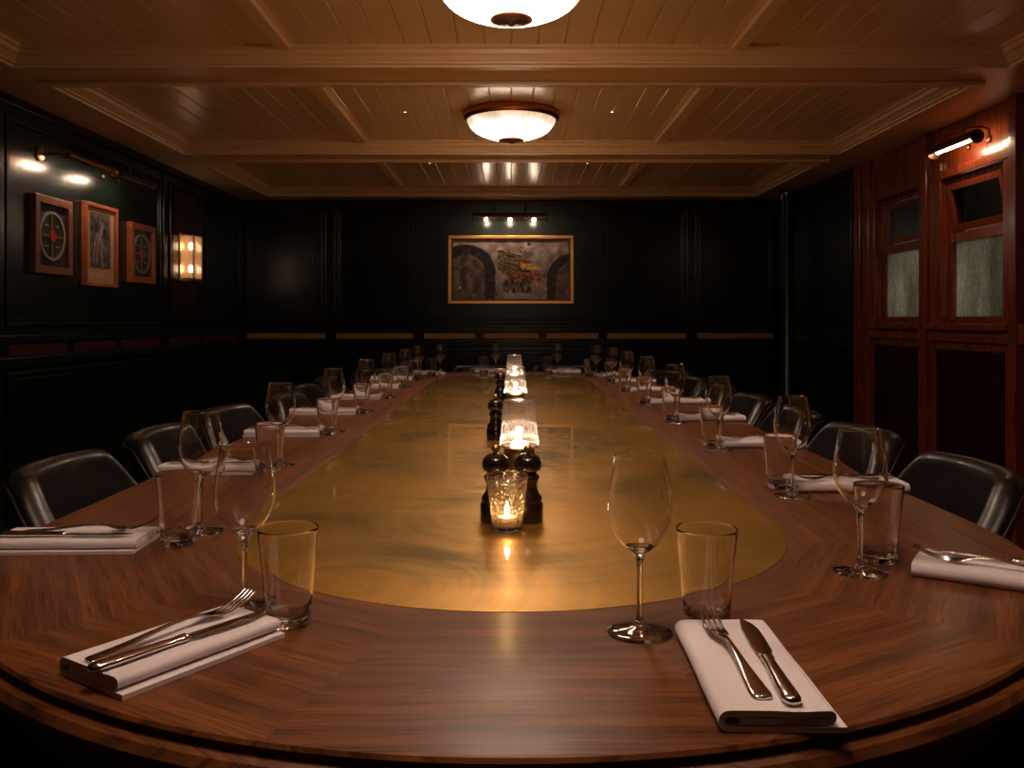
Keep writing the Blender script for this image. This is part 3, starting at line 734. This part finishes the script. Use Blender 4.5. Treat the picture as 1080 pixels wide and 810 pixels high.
def vault(u, v):
    x, y = u * 1.83, v       # aspect
    wob = .01 * fn1(x, y, 9, 1)
    row = int((y + wob) * 24); bx_ = (x + wob) * 11 + (row % 2) * .5
    brick = .55 if ((y + wob) * 24) % 1 < .16 or bx_ % 1 < .07 else 0
    c = mixc((.17, .115, .10), (.62, .48, .44), .45 + .8 * fbm(x, y, 6)); c = tuple(k * (1 - brick * (.5 + fn1(x, y, 12))) for k in c)
    def arch(cx, cy, r, w, c):
        dx = x - cx; d = (math.hypot(dx, (y - cy)) if y > cy else abs(dx)) + .012 * fn1(x, y, 10)
        if d < r:
            ring = .25 if (d * 26) % 1 < .2 else 0
            return mixc((.07, .045, .034), (.30, .21, .17), .4 + fbm(x, y, 9, 5) - ring)
        if d < r + w: return mixc((.010, .006, .005), (.07, .045, .035), .2 + fbm(x, y, 14, 2) + max(0, (r + .02 - d) * 8))
        return c
    c = arch(.20, .46, .30, .17, c); c = arch(1.93, .34, .30, .15, c)
    hx, hy = x - 1.02, y - .52                      # machine standing on the vault floor
    ca, sa = cos(-.24), sin(-.24); px, py = hx * ca + hy * -sa * -1 * -1, hy + .30 * hx
    e_ = .05 * fbm(x, y, 11, 8)
    if -.31 < hx < .22 and -.20 + .5 * max(0, -hx - .12) < py + e_ < .24 - .25 * max(0, hx):
        q = .42 + 1.1 * fbm(hx * .35, py * 2.6, 13, 7)
        c = mixc((.012, .010, .007), (.34, .22, .09), q)
        if fbm(hx, py, 24, 11) > .42: c = (.55, .36, .14)
    if -.10 < hx < .36 and -.22 < hy + e_ < -.08: c = mixc((.10, .014, .01), (.75, .16, .05), .4 + 1.3 * fbm(hx, hy * 2, 12, 4))
    if abs(hy - .03 + .12 * (hx - .20) + e_ * .3) < .05 * sqrt(max(0, 1 - ((hx - .20) / .165) ** 2)): c = mixc((.65, .25, .04), (1, .62, .18), .5 + fbm(x, y, 22))
    if -.22 < hx < .22 and -.42 < hy < -.17 and fbm(hx * 2.2, hy, 9, 9) > .02: c = mixc((.012, .009, .008), (.12, .06, .03), .3 + fn1(x, y, 50))
    for (ax, ay, r) in ((1.20, .93, .026), (1.07, .81, .018)):
        if math.hypot(x - ax, y - ay) < r: c = (.015, .01, .01)
    if math.hypot(x - .11, y - .20) < .022: c = (.8, .65, .5)
    return c
pw, ph_ = 1.147, .626
pr_ = empty('framed_picture', (-.004, WY, CZ + .460)); tag(pr_, 'wide gilt-framed picture of a brick vault on the far wall', 'picture')
def frame_boxes(w, h, fw, d0, d1, plane):
    out = []
    for a in ((-w/2, w/2, h/2-fw, h/2), (-w/2, w/2, -h/2, -h/2+fw), (-w/2, -w/2+fw, -h/2+fw, h/2-fw), (w/2-fw, w/2, -h/2+fw, h/2-fw)):
        out.append(plane(a[0], a[1], a[2], a[3], d0, d1))
    return out
pb = lambda u0, u1, z0, z1, d0, d1: (u0, u1, -d1, -d0, z0, z1)
link('frame', BM(*frame_boxes(pw, ph_, .030, .0, .045, pb), bev=.006), 'gilt', pr_)
link('slip', BM(*frame_boxes(pw-.062, ph_-.062, .014, .0, .028, pb)), 'bronze', pr_)
colour_grid('print', pw-.088, ph_-.088, 176, 96, vault, pr_, lambda a, b: (a, -.018, b))

def disc_frame(y, z, w, h, mat, label):
    r = empty('framed_disc', (-WX, y, z)); tag(r, label, 'picture', 'framed cross discs on the wall')
    pl = lambda u0, u1, z0, z1, d0, d1: (d0, d1, u0, u1, z0, z1)
    link('frame', BM(*frame_boxes(w, h, .042, .0, .036, pl), bev=.004), mat, r)
    link('mount', BM((.004, .012, -w/2+.03, w/2-.03, -h/2+.03, h/2-.03)), 'blue_mat', r)
    def disc(rad, d0, d1, mat, name, inner=0):
        bm = bmesh.new(); A = []
        prof_ = [(inner, d0), (inner, d1), (rad, d1), (rad, d0)]
        for ra, d in prof_: A.append([bm.verts.new((d, ra * cos(2*pi*i/48), ra * sin(2*pi*i/48))) for i in range(48)] if ra > 0 else [bm.verts.new((d, 0, 0))])
        for P_, Q in zip(A[:-1], A[1:]):
            for i in range(48):
                j = (i+1) % 48
                if len(P_) == 1 and len(Q) == 1: continue
                if len(P_) == 1: bm.faces.new((P_[0], Q[i], Q[j]))
                else: bm.faces.new((P_[i], P_[j], Q[j], Q[i]))
        return link(name, bm, mat, r)
    disc(.120, .012, .017, 'disc_dark', 'disc'); disc(.132, .012, .024, 'disc_rim', 'disc_rim', .117); disc(.030, .012, .026, 'disc_red', 'disc_centre')
    link('spokes', BM((.017, .020, -.116, .116, -.006, .006), (.017, .0205, -.008, .008, -.116, .116)), 'disc_gold', r)
    link('petals', BM(*[(.017, .0195, .055*sx-.018, .055*sx+.018, .055*sz-.004, .055*sz+.004) for sx in (-1, 1) for sz in (-1, 1)]), 'disc_rim', r)
    link('glass', BM((.028, .030, -w/2+.04, w/2-.04, -h/2+.04, h/2-.04)), 'frameglass', r)
disc_frame(4.63, CZ + .448, .375, .41, 'frame_wood', 'framed red-centred disc on slate mount, first in the row of three')
disc_frame(5.755, CZ + .438, .375, .39, 'frame_red', 'framed red-centred disc in reddish wood frame, nearest the wall lantern')
def photo(u, v):
    c = mixc((.03, .025, .03), (.20, .16, .16), .45 + fn1(u, v, 9) + .7 * fn1(u, v*1.4, 26, 2))
    if abs(v - (.93 - .42 * u)) < .035: c = (.05, .04, .04)
    for (x0, y0, x1, y1, w) in ((.45, .55, .85, .28, .022), (.45, .55, .62, .78, .07), (.35, .62, .2, .40, .03), (.40, .5, .30, .1, .04), (.55, .5, .60, .05, .05), (.25, .45, .15, .1, .03)):
        dx, dy = x1-x0, y1-y0; t = max(0, min(1, ((u-x0)*dx + (v-y0)*dy) / (dx*dx + dy*dy)))
        if math.hypot(u - x0 - t*dx, (v - y0 - t*dy)) < w: c = mixc((.25, .18, .17), (.50, .40, .36), .5 + fn1(u, v, 30))
    if math.hypot(u-.30, (v-.72)) < .09 or math.hypot(u-.72, v-.66) < .10: c = (.012, .01, .012)
    return c
r = empty('framed_photograph', (-WX, 5.18, CZ + .442)); tag(r, 'framed black and white photograph on tan mount with caption card, between two discs', 'picture')
pl = lambda u0, u1, z0, z1, d0, d1: (d0, d1, u0, u1, z0, z1)
link('frame', BM(*frame_boxes(.405, .49, .024, .0, .034, pl), bev=.006), 'frame_red', r)
link('mount', BM((.004, .014, -.185, .185, -.225, .225)), 'card', r)
colour_grid('print', .255, .325, 60, 68, photo, r, lambda a, b: (.0165, a, b + .03))
link('caption_card', BM((.014, .017, -.042, .042, -.198, -.162)), 'label_white', r)
link('glass', BM((.027, .029, -.185, .185, -.225, .225)), 'frameglass', r)

# ------------------------------------------------------------------ picture lights
def picture_light(loc, ang, length, rad, mat, label, arms, bulbs, standoff, glow='picbulb', rise=.07, arc=(-20, 200)):
    """local: x along the wall, -y into the room, z up"""
    r = empty('picture_light', loc, ang); tag(r, label, 'picture light', 'picture lights on the walls')
    bm = bmesh.new(); n = 14; so = standoff
    for sgn in (0, 1):
        rr = rad - .003 * sgn
        A = [[bm.verts.new((s * length/2, -so + rr * cos(a), rr * sin(a))) for a in [radians(arc[0] + (arc[1] - arc[0]) * k / n) for k in range(n+1)]] for s in (-1, 1)]
        for k in range(n): bm.faces.new((A[0][k], A[0][k+1], A[1][k+1], A[1][k]))
    link('shade', bm, mat, r, True)
    for s in (-1, 1):
        bm = tube([(s*(length/2 - .001), -so, 0), (s*(length/2 + .008), -so, 0), (s*(length/2 + .013), -so, 0)], [rad*1.05, rad*1.05, rad*.5], 20)
        link('end_cap', bm, mat, r, True, flat_ang=40)
    for a in arms:
        pts = [(a, -.004, .01)]
        for k in range(9):
            t_ = pi * k / 8; pts.append((a, -so/2 - so/2 * -cos(t_) * -1 if False else -so/2 + so/2 * cos(t_), .02 + rad + rise * sin(t_)))
        pts.append((a, -so, rad * .8))
        link('arm', tube(pts, .0055, 8), mat, r, True)
    for a in arms: link('wall_rosette', tube([(a, 0, .01), (a, -.008, .01), (a, -.014, .01)], [.020, .020, .008], 18), mat, r, True, flat_ang=40)
    if not arms:
        link('wall_rosette', tube([(-length/2+.03, 0, .012), (-length/2+.03, -.010, .012), (-length/2+.03, -.018, .012)], [.040, .038, .014], 24), mat, r, True, flat_ang=40)
        link('arm', tube([(-length/2+.03, -.01, .012), (-length/2+.03, -so, .012)], .008, 10), mat, r, True)
        link('ball_end', lathe([(.024 * sin(pi*k/8), -.024 * cos(pi*k/8)) for k in range(9)], 16, off=(length/2 + .02, -so, 0)), mat, r, True)
    for (b, rb, lb) in bulbs:
        if lb: bm = tube([(b - lb/2, -so, -.004), (b + lb/2, -so, -.004)], rb, 12)
        else: bm = lathe([(rb * sin(pi*k/8), -.012 - rb + rb * -cos(pi*k/8)) for k in range(9)], 16, off=(b, -so, 0))
        link('bulb', bm, glow, r, True)
    return r
# far wall light: three bulbs under a long bronze shade
picture_light((-.012, WY, CZ + .930), 0, .65, .034, 'bronze', 'long bronze picture light with three bulbs above the gilt-framed picture', (-.14, .14), [(-.215, .016, 0), (.0, .016, 0), (.215, .016, 0)], .16, 'backbulb')
picture_light((-WX, 4.76, CZ + .855), pi/2, .50, .018, 'copper', 'slim copper picture light above the first framed disc', (), [(.02, .008, .17)], .17, arc=(-5, 250))
picture_light((-WX, 5.34, CZ + .862), pi/2, .46, .020, 'bronze', 'dark picture light with two hooped arms above the framed photograph', (-.10, .10), [(-.05, .008, .13)], .17, arc=(-5, 250))
picture_light((WX-.002, 4.58, CZ + .925), -pi/2, .44, .034, 'bronze', 'dark tubular picture light glowing over the open window', (-.1, .1), [(0, .013, .36)], .13, 'winbulb', .02, arc=(25, 205))

# ------------------------------------------------------------------ wall lantern
s = empty('wall_lantern', (-WX+.008, 6.53, CZ + .47)); tag(s, 'square glass wall lantern with two bulbs on the dark red panel', 'wall lamp')
W2, H2, D2 = .09, .165, .105
link('back_plate', BM((0, .008, -W2-.01, W2+.01, -H2-.012, H2+.012), bev=.003), 'brass', s)
eb = .006
link('lantern_frame', BM((.008, D2, -W2, -W2+eb, -H2, -H2+eb), (.008, D2, W2-eb, W2, -H2, -H2+eb), (.008, D2, -W2, -W2+eb, H2-eb, H2), (.008, D2, W2-eb, W2, H2-eb, H2),
     (D2-eb, D2, -W2, -W2+eb, -H2, H2), (D2-eb, D2, W2-eb, W2, -H2, H2), (D2-eb, D2, -W2, W2, -H2, -H2+eb), (D2-eb, D2, -W2, W2, H2-eb, H2)), 'bronze', s)
link('glass_panel', BM((D2-.004, D2-.002, -W2+eb, W2-eb, -H2+eb, H2-eb)), 'sconce_glass', s)
for sg in (-1, 1): link('glass_panel', BM((.01, D2-eb, sg*(W2-.004), sg*(W2-.002), -H2+eb, H2-eb)), 'sconce_glass', s)
for z in (-.085, .085):
    b = link('bulb', lathe([(.018 * sin(pi*k/8), z - .030 * cos(pi*k/8)) for k in range(9)], 16, off=(.05, 0, 0)), 'sconce_bulb', s, True)
    link('bulb_holder', lathe([(0, z-.048), (.011, z-.048), (.011, z-.028), (0, z-.028)], 16, off=(.05, 0, 0)), 'brass', s, True)

# ------------------------------------------------------------------ lights with no mesh of their own glow
light('POINT', 'corridor_light', (WX+.85, 5.1, 1.45), 6.5, (1, .93, .78), .15)
light('POINT', 'corridor_light', (WX+.85, 6.3, 1.3), 4, (1, .93, .78), .15)

# ------------------------------------------------------------------ camera, world, view
w = bpy.data.worlds.new('World'); sc.world = w; w.use_nodes = True
bg = w.node_tree.nodes.get('Background'); bg.inputs[0].default_value = (1, .8, .6, 1); bg.inputs[1].default_value = 0.0
cam = bpy.data.cameras.new('camera'); co = bpy.data.objects.new('camera', cam); COL.objects.link(co)
co.location = (0, 0, CZ); co.rotation_euler = (pi/2, 0, 0)
cam.sensor_width = 36; cam.lens = 915 / 1080 * 36; cam.shift_y = -67.4 / 1080; cam.shift_x = .7 / 1080; cam.clip_start = .02
sc.camera = co
sc.view_settings.view_transform = 'Standard'; sc.view_settings.look = 'None'; sc.view_settings.gamma = 1; sc.view_settings.exposure = 0
sc.view_settings.use_curve_mapping = False
cy = sc.cycles
cy.use_denoising = True; cy.max_bounces = 18; cy.diffuse_bounces = 5; cy.glossy_bounces = 8; cy.transmission_bounces = 18; cy.transparent_max_bounces = 40
cy.caustics_reflective = True; cy.caustics_refractive = True; cy.sample_clamp_indirect = 3; cy.blur_glossy = .5
